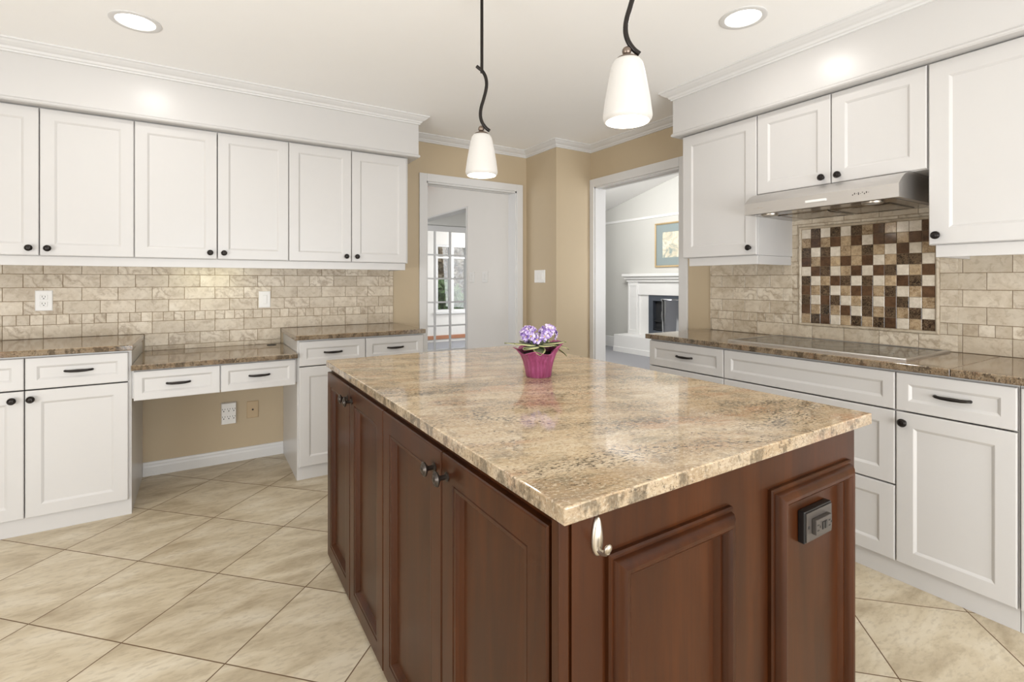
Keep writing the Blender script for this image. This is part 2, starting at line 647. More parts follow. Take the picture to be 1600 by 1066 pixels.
def pull(parent, x, z, y):
    m = MB()
    pts = [(-.053, 0, .001), (-.053, -.009, .002), (-.048, -.015, .0015), (-.03, -.0175, 0), (0, -.019, 0), (.03, -.0175, 0),
           (.048, -.015, .0015), (.053, -.009, .002), (.053, 0, .001)]
    m.tube([(x+p[0], y+p[1], z+p[2]) for p in pts], [.0065, .0056, .0058, .0066, .0078, .0066, .0058, .0056, .0065], 10)
    return m.build('pull', M['bronze'], parent, smooth=60)


DOOR_T = 0.020


def front(name, parent, x0, x1, z0, z1, stile=0.058, g=0.0022, y=0.0, mat=None, depth=0.007):
    """a frame-and-panel door or drawer front"""
    m = MB()
    t = DOOR_T
    rings = [(0, 0), (0, t-.004), (.0012, t-.0012), (.004, t), (stile, t), (stile+.003, t-.0015), (stile+.011, t-depth), (stile+.014, t-depth)]
    m.panel(x0+g, x1-g, z0+g, z1-g, rings, Matrix.Translation((0, y, 0)))
    return m.build(name, mat or M['white'], parent)


# ================================================================== SETTING
YW, XW, ZC = 3.95, 3.05, 2.495      # left wall plane, right wall plane, ceiling
T = 0.12

b = MB(); b.box(-2.6, 3.17, -2.4, 4.07, -0.1, 0)
struct(b.build('floor', M['floor']), 'beige porcelain floor tiles laid diagonally with thin brown grout', 'floor')
b = MB(); b.box(-2.6, 3.17, -2.4, 4.07, ZC, ZC+0.1)
struct(b.build('ceiling', M['ceiling']), 'smooth off white kitchen ceiling', 'ceiling')

# wall behind the desk, with the doorway at its right end
DX0, DX1, DZ = 1.626, 2.535, 2.105
b = MB()
b.box(-2.6, DX0, YW, YW+T, 0, ZC)
b.box(DX1, XW+T, YW, YW+T, 0, ZC)
b.box(DX0, DX1, YW, YW+T, DZ, ZC)
struct(b.build('wall_left', M['tan']), 'tan kitchen wall behind the desk and doorway', 'wall')
# wall behind the cooktop, with the wide opening into the living room
OY0, OY1, OZ = 2.47, 3.42, 2.115
b = MB()
b.box(XW, XW+T, -2.4, OY0, 0, ZC)
b.box(XW, XW+T, OY1, YW, 0, ZC)
b.box(XW, XW+T, OY0, OY1, OZ, ZC)
struct(b.build('wall_right', M['tan']), 'tan kitchen wall behind the cooktop and living room opening', 'wall')
BX, BY = 2.65, 3.475
b = MB(); b.box(BX, XW, BY, YW, 0, ZC)
struct(b.build('wall_corner', M['tan']), 'boxed out tan wall corner between the two doorways', 'wall')
# the walls behind the camera, each with an assumed window opening
def win_wall(name, axis, p0, p1, a0, a1, w0, w1, z0, z1, mat, zt=ZC):
    b = MB()
    for (u0, u1, v0, v1) in ((a0, w0, 0, zt), (w1, a1, 0, zt), (w0, w1, 0, z0), (w0, w1, z1, zt)):
        if axis == 'y': b.box(u0, u1, p0, p1, v0, v1)
        else: b.box(p0, p1, u0, u1, v0, v1)
    return struct(b.build(name, mat))
win_wall('wall_rear', 'y', -2.4, -2.28, -2.6, 3.17, -0.85, 2.65, 0.48, 2.22, M['tan'])
win_wall('wall_side', 'x', -2.6, -2.48, -2.4, 4.07, -0.65, 1.85, 0.58, 2.22, M['tan'])

# crown mouldings
CP = [(0, ZC), (0.066, ZC), (0.066, ZC-.008), (.058, ZC-.012), (.050, ZC-.020), (.036, ZC-.030), (.024, ZC-.036), (.018, ZC-.046), (.010, ZC-.050), (.010, ZC-.058), (0, ZC-.060)]
SX1, SYF, SZ = 1.396, 3.54, 2.205           # left soffit: right end, front plane, underside
RX0, RY1, RZ0 = 2.625, 2.185, 2.215          # right soffit: front plane, left end, underside
b = MB(); b.sweep(CP, [(-2.48, SYF), (SX1, SYF), (SX1, YW)])
struct(b.build('trim_1', M['trim']), 'white crown moulding along the soffit above the desk wall', 'moulding')
b = MB(); b.sweep(CP, [(SX1, YW), (BX, YW), (BX, BY), (XW, BY), (XW, RY1)])
struct(b.build('trim_2', M['trim']), 'white crown moulding above both doorways', 'moulding')
b = MB(); b.sweep(CP, [(XW, RY1), (RX0, RY1), (RX0, -2.28)])
struct(b.build('trim_3', M['trim']), 'white crown moulding along the soffit above the cooktop wall', 'moulding')

# soffits
b = MB(); b.box(-2.48, SX1, SYF, YW, SZ, ZC)
b.sweep([(0, SZ-.016), (.004, SZ-.016), (.010, SZ-.010), (.010, SZ-.004), (.004, SZ+.004), (0, SZ+.006)], [(-2.48, SYF), (SX1, SYF), (SX1, YW)])
b.box(-2.48, SX1, SYF, YW, SZ-.016, SZ-.0001)
struct(b.build('wall_soffit_left', M['white']), 'white soffit above the desk wall cabinets', 'soffit')
b = MB(); b.box(RX0, XW, -2.28, RY1, RZ0, ZC)
b.sweep([(0, RZ0-.016), (.004, RZ0-.016), (.010, RZ0-.010), (.010, RZ0-.004), (.004, RZ0+.004), (0, RZ0+.006)], [(XW, RY1), (RX0, RY1), (RX0, -2.28)])
b.box(RX0, XW, -2.28, RY1, RZ0-.016, RZ0-.0001)
struct(b.build('wall_soffit_right', M['white']), 'white soffit above the cooktop wall cabinets', 'soffit')

# door casings with jamb linings
def casing_y(name, x0, x1, ztop, label):     # opening in the left wall
    b = MB(); w = .066
    for (u0, u1, v0, v1) in ((x0-w, x0, 0, ztop+w), (x1, x1+w, 0, ztop+w), (x0, x1, ztop, ztop+w)):
        b.box(u0, u1, YW-.018, YW, v0, v1, .004)
    b.box(x0-.001, x0+.012, YW-.004, YW+T, 0, ztop)
    b.box(x1-.012, x1+.001, YW-.004, YW+T, 0, ztop)
    b.box(x0, x1, YW-.004, YW+.045, ztop-.014, ztop+.001)
    b.box(x0, x1, YW+.080, YW+T, ztop-.014, ztop+.001)
    return struct(b.build(name, M['trim']), label, 'door casing')
casing_y('trim_4', DX0, DX1, DZ, 'white casing around the narrow doorway left of the wall corner')
b = MB(); w = .072
for (u0, u1, v0, v1) in ((OY0-w, OY0, 0, OZ+w), (OY1, min(OY1+w, BY-.002), 0, OZ+w), (OY0, OY1, OZ, OZ+w)):
    b.box(XW-.018, XW, u0, u1, v0, v1, .004)
b.box(XW-.004, XW+T, OY0-.001, OY0+.012, 0, OZ)
b.box(XW-.004, XW+T, OY1-.012, OY1+.001, 0, OZ)
b.box(XW-.004, XW+.045, OY0, OY1, OZ-.014, OZ+.001)
b.box(XW+.080, XW+T, OY0, OY1, OZ-.014, OZ+.001)
struct(b.build('trim_5', M['trim']), 'white casing around the living room opening', 'door casing')

# baseboards
BPf = [(0, 0), (.016, 0), (.016, .055), (.013, .066), (.008, .074), (.006, .086), (0, .088)]
b = MB(); b.sweep(BPf, [(-.312, YW), (.512, YW)])
struct(b.build('baseboard_left', M['trim']), 'white baseboard under the desk', 'baseboard')
b = MB(); b.sweep(BPf, [(DX1+.067, YW), (BX, YW), (BX, BY), (XW-.02, BY)])
struct(b.build('baseboard_corner', M['trim']), 'white baseboard around the boxed wall corner', 'baseboard')

# ================================================================== TILE
def tile_object(name, tiles, mat, th, base, mats=None):
    """tiles: (u0,u1,v0,v1[,matindex]); local x,z, height along -y"""
    m = MB()
    rnd = []
    for tl in tiles:
        u0, u1, v0, v1 = tl[:4]
        n0 = len(m.bm.faces)
        m.bm.faces.ensure_lookup_table()
        m.panel(u0, u1, v0, v1, [(0, 0), (0, th-.0012), (.0012, th)], back=False)
        m.bm.faces.ensure_lookup_table()
        mi = tl[4] if len(tl) > 4 else 0
        c = (random.random(), random.random(), random.random())
        for f in list(m.bm.faces)[n0:]:
            f.material_index = mi
            rnd.append(c)
    me_o = m.build(name, mats or mat)
    at = me_o.data.attributes.new('tile', 'FLOAT_VECTOR', 'FACE')
    for i, c in enumerate(rnd):
        at.data[i].vector = c
    return me_o


def brick_rows(regions, rows, pitch, phase, spitch, holes=()):
    """clip a running-bond pattern with a row of small squares to rectangular regions"""
    out = []
    G = .0011
    for (ra, rb, rz0, rz1) in regions:
        for (z0, z1, small, odd) in rows:
            p = spitch if small else pitch
            ph = phase+(0.5*pitch if odd else 0)
            k0 = math.floor((ra-ph)/p)-1
            k1 = math.ceil((rb-ph)/p)+1
            for k in range(k0, k1):
                a0, a1 = max(ra, ph+k*p+G), min(rb, ph+(k+1)*p-G)
                c0, c1 = max(rz0, z0+G), min(rz1, z1-G)
                if a1-a0 < .004 or c1-c0 < .004: continue
                cut = False
                for (h0, h1, g0, g1) in holes:
                    if a0 < h1 and a1 > h0 and c0 < g1 and c1 > g0:
                        cut = True
                        if a0 < h0-.004: out.append((a0, h0, c0, c1))
                        if a1 > h1+.004: out.append((h1, a1, c0, c1))
                        aa, bb = max(a0, h0), min(a1, h1)
                        if c0 < g0-.004: out.append((aa, bb, c0, g0))
                        if c1 > g1+.004: out.append((aa, bb, g1, c1))
                if not cut: out.append((a0, a1, c0, c1))
    return out


ROWS = []
z = .9155
for h, small in ((.080, 0), (.060, 1), (.080, 0), (.080, 0), (.080, 0), (.080, 0)):
    ROWS.append([z, z+h, small]); z += h
LR = [(r[0], r[1], r[2], i % 2) for i, r in enumerate(ROWS)]
LR[0] = (*LR[0][:3], 1); LR[2] = (*LR[2][:3], 0); LR[3] = (*LR[3][:3], 1); LR[4] = (*LR[4][:3], 0); LR[5] = (*LR[5][:3], 1)
LR += [(.8355, .9155, 0, 0), (.7555, .8355, 0, 1)]
tiles = brick_rows([(-1.5, 1.333, .9155, 1.388), (-.302, .4935, .8055, .9155)], LR, .1736, -.8701, .0579)
bs = thing('backsplash', 'beige travertine tile backsplash behind the desk counters', 'backsplash', (0, YW-.002, 0))
t_o = tile_object('tile', tiles, M['travertine'], .008, 0); t_o.parent = bs; t_o.name = 'tile_field'
b = MB(); b.box(-1.5, -.302, -.0045, 0, .9155, 1.388); b.box(-.302, .4935, -.0045, 0, .8055, 1.388); b.box(.4935, 1.333, -.0045, 0, .9155, 1.388)
b.build('grout', M['grout'], bs)

# right backsplash; local x = -y, origin at y=0
MY0, MY1, MZ0, MZ1 = .943, 1.578, 1.008, 1.560      # mosaic extent incl. nothing
BD = .017
RR = [(.9155, .9955, 0, 0), (.9955, 1.052, 1, 0), (1.052, 1.132, 0, 1), (1.132, 1.212, 0, 0), (1.212, 1.292, 0, 1), (1.292, 1.372, 0, 0), (1.372, 1.452, 0, 1), (1.452, 1.532, 0, 0), (1.532, 1.592, 0, 1), (1.592, 1.70, 0, 0)]
hole = (-(MY1+BD), -(MY0-BD), MZ0-BD, MZ1+BD)
tiles = brick_rows([(-2.205, -1.636, .9155, 1.398), (-1.636, -.858, .9155, 1.70), (-.858, .9, .9155, 1.405)], RR, .1695, -2.0279, .0565, holes=[hole])
rb = thing('backsplash', 'beige travertine tile backsplash behind the cooktop', 'backsplash', (XW-.002, 0, 0), RZ)
t_o = tile_object('tile', tiles, M['travertine'], .008, 0); t_o.parent = rb; t_o.name = 'tile_field'
b = MB()
b.box(-2.205, hole[0], -.0045, 0, .9155, 1.398); b.box(hole[1], .9, -.0045, 0, .9155, 1.398); b.box(hole[0], hole[1], -.0045, 0, .9155, hole[2])
b.box(-1.636, hole[0], -.0045, 0, 1.398, 1.70); b.box(hole[1], -.858, -.0045, 0, 1.398, 1.70); b.box(hole[0], hole[1], -.0045, 0, hole[3], 1.70)
b.build('grout', M['grout'], rb)

MOS = ['WMWMWMTDTWWD', 'TDTDTDWDDTDD', 'MWMWTTMTWDWT', 'DTDTDTDWTMMW', 'WDMWTDWDMWTD',
       'MWTDMWMWTDMW', 'DTMWTDDTMWTD', 'MWDMWTMWDMWT', 'DTMTDWMTMTMW', 'TMDWTMTMDWTM']
pw, ph = (MY1-MY0)/12, (MZ1-MZ0)/10
mt = []
for r, row in enumerate(MOS):
    for c, ch in enumerate(row):
        u0 = -MY1+c*pw; v1 = MZ1-r*ph
        mt.append((u0+.0010, u0+pw-.0010, v1-ph+.0010, v1-.0010, 'WTDM'.index(ch)))
mp = thing('mosaic_panel', 'checkered mosaic panel of brown, tan and cream marble squares behind the cooktop', 'mosaic', (XW-.002, 0, 0), RZ)
t_o = tile_object('tile', mt, None, .010, 0, [M['mos_W'], M['mos_T'], M['mos_D'], M['mos_M']]); t_o.parent = mp; t_o.name = 'mosaic_tile'
b = MB(); b.box(-MY1, -MY0, -.006, 0, MZ0, MZ1); b.build('grout', M['grout'], mp)
b = MB()
prof = [(0, 0), (0, .010), (.004, .0155), (.0085, .017), (.013, .0155), (BD, .010), (BD, 0)]
b.panel(hole[0], hole[1], hole[2], hole[3], prof, cap=False, back=False)
bo = b.build('pencil_border', M['travertine'], mp)
at = bo.data.attributes.new('tile', 'FLOAT_VECTOR', 'FACE')
for i in range(len(bo.data.polygons)): at.data[i].vector = (.3, .1, .7)

# ================================================================== COUNTERTOPS
def slab(name, x0, x1, y0, y1, z0, z1, mat, label, bev=.004):
    b = MB(); b.box(x0, x1, y0, y1, z0, z1, bev, 3)
    return tag(b.build(name, mat), label, 'countertop')
CT, CB = .915, .885
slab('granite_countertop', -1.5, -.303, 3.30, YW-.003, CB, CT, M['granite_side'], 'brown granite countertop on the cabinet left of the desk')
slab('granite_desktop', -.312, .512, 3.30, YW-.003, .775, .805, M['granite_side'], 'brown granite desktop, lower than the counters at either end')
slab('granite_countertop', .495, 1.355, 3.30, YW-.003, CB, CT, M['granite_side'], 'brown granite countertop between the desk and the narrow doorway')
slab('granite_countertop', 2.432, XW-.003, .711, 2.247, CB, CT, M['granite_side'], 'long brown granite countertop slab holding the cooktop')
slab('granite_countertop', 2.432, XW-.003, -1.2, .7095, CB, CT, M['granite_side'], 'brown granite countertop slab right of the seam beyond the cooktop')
b = MB(); b.lathe([(.03, 0), (.03, .003), (.026, .004), (.02, .002), (0, .002)], Matrix.Translation((.425, 3.85, .8052)), 24)
b2 = b.build('cable_grommet', M['blackplastic'], smooth=40); tag(b2, 'small black cable grommet at the back corner of the granite desktop', 'grommet')

# ================================================================== BASE CABINETS
FL = 3.345       # carcass front of the desk wall
DL = YW-.003-FL
FR = 2.470       # carcass front of the cooktop wall
DR = XW-.003-FR
ZB, ZD0, ZD1, ZT = .085, .7150, .7165, .876


def hollow(b, x0, x1, y0, y1, z0, z1, t=.016):
    b.box(x0, x0+t, y0, y1, z0, z1); b.box(x1-t, x1, y0, y1, z0, z1)
    b.box(x0+t, x1-t, y0, y1, z0, z0+t); b.box(x0+t, x1-t, y0, y1, z1-t, z1); b.box(x0+t, x1-t, y1-.01, y1, z0+t, z1-t)


def carcass(parent, x0, x1, depth, z0=.085, z1=.8845, toe=True, panel_l=False, panel_r=False):
    b = MB(); hollow(b, x0, x1, 0, depth, z0, z1); b.build('carcass', M['white'], parent)
    if toe:
        b = MB(); b.box(x0, x1, .004, depth, 0, z0-.0002); b.build('toe_kick', M['white'], parent)


def drawer(parent, x0, x1, z0, z1, pulls=True, stile=.042):
    d = front('drawer', parent, x0, x1, z0, z1, stile)
    if pulls: pull(d, (x0+x1)/2, (z0+z1)/2, -DOOR_T+(.007 if (z1-z0) > .1 else 0))
    return d


def door(parent, x0, x1, z0, z1, kx, kz, **kw):
    d = front('door', parent, x0, x1, z0, z1, **kw)
    if kx is not None: knob(d, kx, kz, -DOOR_T)
    return d


GB = 'white base cabinets'
c = thing('base_cabinet', 'white two-door base cabinet left of the desk', 'cabinet', (-1.136, FL, 0), 0, GB)
carcass(c, 0, .823, DL)
door(c, 0, .406, ZB, ZD0, .365, .672); door(c, .406, .812, ZB, ZD0, .432, .672)
drawer(c, 0, .406, ZD1, ZT); drawer(c, .406, .812, ZD1, ZT)

c = thing('desk_drawer_unit', 'white two-drawer desk apron under the lower granite desktop', 'desk', (-.311, FL, 0), 0)
b = MB(); b.box(0, .822, 0, DL-.02, .62, .7745); b.build('apron', M['white'], c)
drawer(c, .006, .41, .607, .769, stile=.036); drawer(c, .41, .815, .607, .769, stile=.036)

c = thing('base_cabinet', 'white two-door base cabinet between the desk and the narrow doorway', 'cabinet', (.513, FL, 0), 0, GB)
carcass(c, 0, .846, DL)
door(c, .008, .424, ZB, ZD0, None, 0); door(c, .424, .838, ZB, ZD0, None, 0)
drawer(c, .008, .424, ZD1, ZT); drawer(c, .424, .838, ZD1, ZT)

c = thing('base_cabinet', 'white base cabinet with one drawer at the living room end of the cooktop wall', 'cabinet', (FR, 2.228, 0), RZ, GB)
carcass(c, 0, .535, DR)
drawer(c, 0, .535, ZD1, ZT); door(c, 0, .535, ZB, ZD0, .49, .672)
c = thing('base_cabinet', 'wide white drawer cabinet directly under the cooktop', 'cabinet', (FR, 1.693, 0), RZ, GB)
carcass(c, 0, .800, DR)
front('false_front', c, 0, .800, ZD1, ZT, .042)
drawer(c, 0, .800, .4035, ZD0, stile=.055); drawer(c, 0, .800, ZB, .4020, stile=.055)
c = thing('base_cabinet', 'white base cabinet with one drawer and one door, right of the cooktop drawers', 'cabinet', (FR, .893, 0), RZ, GB)
carcass(c, 0, .367, DR)
drawer(c, 0, .366, ZD1, ZT); door(c, 0, .366, ZB, ZD0, .030, .672)
c = thing('base_cabinet', 'white cabinet panel at the right edge of the photo', 'cabinet', (FR, .524, 0), RZ, GB)
carcass(c, 0, .60, DR)
door(c, .001, .60, ZB, ZT, None, 0)

# ================================================================== WALL CABINETS
FU = 3.610; DU = YW-.003-FU
GU = 'white wall cabinets'
ZU0, ZU1 = 1.390, 2.1885
ux = [-1.136, -.730, -.324, .090, .500, .912, 1.322]
names = ['white two-door wall cabinet at the left edge of the photo', 'white two-door wall cabinet above the desk', 'white two-door wall cabinet next to the narrow doorway']
for i in range(3):
    x0, xm, x1 = ux[2*i], ux[2*i+1], ux[2*i+2]
    c = thing('wall_cabinet', names[i], 'cabinet', (x0, FU, ZU0), 0, GU)
    w = x1-x0+(.013 if i == 2 else -.0005)
    b = MB(); hollow(b, 0, w, 0, DU, 0, ZU1-ZU0); b.build('carcass', M['white'], c)
    door(c, 0, xm-x0, 0, ZU1-ZU0-.004, xm-x0-.038, .040)
    door(c, xm-x0, x1-x0, 0, ZU1-ZU0-.004, xm-x0+.036, .040)
b = MB(); b.box(-1.5, 1.315, FU-.004, FU+.016, 1.338, ZU0-.001, .002); b.box(1.295, 1.315, FU+.016, YW-.012, 1.338, ZU0-.001)
tag(b.build('light_rail', M['white']), 'white light rail under the desk wall cabinets', 'cabinet trim')

FUR = 2.690; DUR = XW-.003-FUR
ZR0, ZR1 = 1.403, 2.1985
y0 = 2.148
c = thing('wall_cabinet', 'white one-door wall cabinet between the opening and the range hood', 'cabinet', (FUR, y0, ZR0), RZ, GU)
b = MB(); hollow(b, 0, .514, 0, DUR, 0, ZR1-ZR0); b.build('carcass', M['white'], c)
door(c, .002, .514, 0, ZR1-ZR0-.004, .472, .043, stile=.066)
c = thing('wall_cabinet', 'short white two-door wall cabinet above the range hood', 'cabinet', (FUR, 1.6335, 1.742), RZ, GU)
b = MB(); hollow(b, 0, .777, 0, DUR, 0, ZR1-1.742); b.build('carcass', M['white'], c)
door(c, 0, .389, 0, ZR1-1.746, .351, .036, stile=.06); door(c, .389, .777, 0, ZR1-1.746, .426, .036, stile=.06)
c = thing('wall_cabinet', 'large white wall cabinet right of the range hood', 'cabinet', (FUR, .8555, ZR0+.006), RZ, GU)
b = MB(); hollow(b, 0, .56, 0, DUR, 0, ZR1-ZR0-.006); b.build('carcass', M['white'], c)
door(c, .002, .56, 0, ZR1-ZR0-.010, .033, .040, stile=.068)
b = MB(); b.box(FUR-.004, FUR+.016, 1.640, 2.105, 1.351, ZR0-.001, .002); b.box(FUR+.016, XW-.012, 1.640, 1.658, 1.351, ZR0-.001)
tag(b.build('light_rail', M['white']), 'white light rail under the wall cabinet left of the range hood', 'cabinet trim')
b = MB(); b.box(FUR-.004, FUR+.016, .297, .832, 1.356, ZR0+.005, .002); b.box(FUR+.016, XW-.012, .814, .832, 1.356, ZR0+.005)
tag(b.build('light_rail', M['white']), 'white light rail under the large wall cabinet right of the hood', 'cabinet trim')

# under-cabinet lamp that lights the tiles
c = thing('undercabinet_light', 'slim lamp glowing under the wall cabinet above the desk', 'lamp', (.05, 3.80, 1.3895))
b = MB(); b.box(-.2, .2, -.03, .03, -.022, 0, .004); b.build('housing', M['plastic'], c)
b = MB(); b.box(-.18, .18, -.02, .02, -.026, -.0222); b.build('lens', M['led'], c)
lo = area('undercabinet_glow', (.05, 3.80, 1.355), (.05, 3.86, .9), .36, .04, .38, (0.94, 1.0, 0.70)); lo.parent = c
lo.matrix_parent_inverse = Matrix.Translation((-.05, -3.80, -1.3895))

# ================================================================== RANGE HOOD
HY0, HY1 = .916, 1.632
c = thing('range_hood', 'brushed stainless steel range hood under the short wall cabinet', 'range hood', (2.55, HY1, 1.618), RZ)
HW = HY1-HY0
D = XW-.012-2.55
prof = [(0, 0), (.0, .060)]
for k in range(1, 9):
    a = k/8
    prof.append((.135*a, .060+.0625*(1-(1-a)**2.2)))
prof += [(D, .1225), (D, 0)]
b = MB(); b.prism(prof, 'x', 0, HW)
b.build('body', M['steel'], c, smooth=25)
b = MB(); b.box(.025, HW-.025, .022, D-.04, -.002, -.0003); b.build('underside_panel', M['steel_under'], c)
for k in range(2):
    b = MB(); b.panel(.10+k*.268, .10+k*.268+.258, .15, D-.06, [(0, 0), (0, .004), (.012, .005), (.016, .003)], Matrix.Rotation(-PI/2, 4, 'X') @ Matrix.Translation((0, .002, 0)) if False else Matrix(((1, 0, 0, 0), (0, 0, 1, 0), (0, 1, 0, -.002), (0, 0, 0, 1))))
    b.build('grease_filter', M['steel_under'], c)
for lx in (.10, HW-.13):
    b = MB(); b.lathe([(.042, 0), (.042, -.005), (.036, -.008), (.031, -.005)], Matrix.Translation((lx, .075, -.002)), 28, capt=False)
    l_ = b.build('light_ring', M['nickel'], c, smooth=50)
    b = MB(); b.lathe([(.0, -.003), (.031, -.003), (.031, -.0045), (0, -.0055)], Matrix.Translation((lx, .075, -.002)), 24); b.build('light_lens', M['plastic'], l_)
b = MB(); b.box(.325, .425, -.004, 0, .023, .036, .0035); b.build('button_panel', M['plastic'], c)
b = MB()
for k in range(7): b.box(.055+k*.0075, .059+k*.0075, -.0006, 0, .028, .031+(.004 if k == 3 else 0))
tag(b.build('brand_badge', M['nickel'], c), 'tiny silver lettering badge')
b = MB()
for k in range(9): b.box(.535+k*.008, .539+k*.008, -.0005, 0, .030+(k % 3)*.004, .036+(k % 2)*.006)
tag(b.build('emblem', M['greyplastic'], c), 'faint grey emblem')

# ================================================================== COOKTOP
c = thing('cooktop', 'black glass electric cooktop with steel frame set in the granite', 'cooktop', (2.515, 1.712, CT), RZ)
CW, CD = .835, .495
b = MB(); b.box(.014, CW-.014, .014, CD-.014, .0004, .0072); b.build('glass_top', M['blackglass'], c)
b = MB()
Mx = Matrix(((1, 0, 0, 0), (0, 0, 1, 0), (0, -1, 0, 0), (0, 0, 0, 1)))
b.panel(0, CW, 0, CD, [(0, .0003), (0, .007), (.003, .010), (.016, .010), (.019, .0065)], Mx, cap=False, back=False)
b.build('steel_frame', M['steel'], c)
for (x, y, r) in ((.18, .14, .09), (.18, .36, .075), (.42, .30, .11), (.66, .14, .075), (.66, .36, .09)):
    b = MB(); b.lathe([(r-.0015, .0073), (r-.0015, .0075), (r, .0075), (r, .0073)], Matrix.Translation((x, y, 0)), 40, capt=False, capb=False)
    tag(b.build('burner_ring', M['greyplastic'], c), 'thin grey burner ring')

# ================================================================== ISLAND
IX0, IX1, IY0, IY1 = .503, 1.480, .632, 2.335
isl = thing('kitchen_island', 'dark cherry wood kitchen island with panelled doors', 'kitchen island', (IX0, IY0, 0))
W, Dp = IX1-IX0, IY1-IY0
IZ = .8635
b = MB(); b.box(0.0, W, 0.006, Dp, 0.0, IZ)
body = b.build('body', M['wood'], isl)
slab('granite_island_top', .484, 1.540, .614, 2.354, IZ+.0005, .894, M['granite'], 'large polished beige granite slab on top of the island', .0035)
MI = Matrix(((0, -1, 0, 0), (-1, 0, 0, 0), (0, 0, 1, 0), (0, 0, 0, 1)))
# doors on the long side (facing -X): local u = along -Y from the far end
def isl_front(name, parent, u0, u1, z0, z1, rings):
    b = MB()
    # world-local: x = -h, y = Dp - u
    MM = Matrix(((0, 1, 0, 0), (-1, 0, 0, Dp), (0, 0, 1, 0), (0, 0, 0, 1)))
    b.panel(u0, u1, z0, z1, rings, MM)
    return b.build(name, M['wood'], parent), MM
DRg = [(0, 0), (0, .014), (.002, .017), (.004, .018), (.058, .018), (.060, .013), (.063, .0165), (.070, .016), (.077, .009), (.082, .003), (.084, .001)]
us = [0.004, .396, .804, 1.250, 1.676]
ks = [(.262+.05, .797), (.338-.02, .797), (0, 0), (0, 0)]
dz0, dz1 = .022, .845
kpos = [us[1]-.035, us[1]+.032, us[3]-.040, us[3]+.032]
for i in range(4):
    d, MM = isl_front('door', isl, us[i]+.0025, us[i+1]-.0025, dz0, dz1, DRg)
    kb = MB()
    pr = [(.0105, 0), (.0105, .003), (.006, .006), (.0058, .018), (.0075, .021), (.013, .023), (.0175, .026), (.0180, .029), (.0145, .032), (.0125, .031), (.0095, .034), (.0075, .0335), (.004, .036), (0, .0365)]
    kb.lathe(pr, MM @ Matrix.Translation((kpos[i], -.018, .797)) @ LM, 22)
    kb.build('knob', M['antique'], d, smooth=50)
# corner post
b = MB(); b.box(-.016, .0045, 0.0, .020, 0, IZ, .002); b.build('corner_post', M['wood'], isl)
# applied mouldings on the end
MOUL = [(0, 0), (0, .008), (.003, .0115), (.008, .0115), (.010, .019), (.016, .026), (.023, .030), (.030, .0295), (.036, .025), (.040, .018), (.0415, .012), (.047, .0125), (.051, .008), (.055, .0015)]
for (a0, a1) in ((.084, .430), (.572, .936)):
    b = MB(); b.panel(a0, a1, .10, .785, MOUL, back=False)
    b.build('raised_panel', M['wood'], isl, smooth=28)
b = MB(); b.box(.0105, W, 0, .006, 0, IZ); b.build('end_panel', M['wood'], isl)

# outlet on the end panel
c = thing('outlet', 'black horizontal power outlet on the island end panel', 'outlet', (1.258, IY0-.0017, .672))
b = MB(); b.box(-.062, .062, -.016, 0, -.038, .038, .003); b.build('mounting_box', M['blackplastic'], c)
b = MB(); b.box(-.058, .058, -.019, -.0162, -.034, .034, .001); b.build('cover_plate', M['greyplastic'], c)
b = MB(); b.box(-.036, .036, -.030, -.0192, -.018, .018, .002); r_ = b.build('receptacle', M['greyplastic'], c)
for sx in (-.026, .026):
    b = MB(); b.box(sx-.006, sx+.002, -.0306, -.0299, .004, .0065); b.box(sx-.006, sx+.002, -.0306, -.0299, -.0085, -.006); b.box(sx+.005, sx+.009, -.0306, -.0299, -.003, .002)
    b.build('socket', M['slot'], r_)
for sx in (-.006, .006):
    b = MB(); b.box(sx-.0045, sx+.0045, -.032, -.0301, -.009, .009, .001); b.build('test_button', M['blackplastic'], r_)
for sx in (-.048, .048):
    b = MB(); b.lathe([(.0035, 0), (.0035, .001), (0, .0015)], Matrix.Translation((sx, -.019, 0)) @ LM, 12); b.build('screw', M['slot'], c)

# adhesive hook on the island end
c = thing('adhesive_hook', 'small silver adhesive hook on the island end below the counter corner', 'hook', (.5665, IY0-.0005, .822))
b = MB()
pts = []
N = 24
out = []
for k in range(N):
    a = 2*PI*k/N
    zz = math.sin(a); w = .0110-.0032*zz
    out.append((w*math.cos(a), .034*zz))
lo = [b.bm.verts.new((p[0], 0, p[1])) for p in out]; mid = [b.bm.verts.new((p[0], -.004, p[1])) for p in out]; hi = [b.bm.verts.new((p[0]*.7, -.0070, p[1]*.93)) for p in out]
for A, B in ((lo, mid), (mid, hi)):
    for k in range(N): b.bm.faces.new((A[k], A[(k+1) % N], B[(k+1) % N], B[k]))
b.bm.faces.new(hi); b.bm.faces.new(lo[::-1])
b.build('back_plate', M['nickel'], c, smooth=60)
b = MB(); b.tube([(0, -.004, -.022), (0, -.014, -.024), (0, -.022, -.021), (0, -.026, -.016)], [.0055, .0048, .0048, .0055], 12)
b.lathe([(0, -.010)]+[(.0078*math.sin(PI*k/8), -.010*math.cos(PI*k/8)) for k in range(1, 8)]+[(0, .010)], Matrix.Translation((0, -.028, -.012)) @ Matrix.Rotation(.35, 4, 'X') @ Matrix.Diagonal((1, .62, 1, 1)), 16)
b.build('prong', M['nickel'], c, smooth=60)

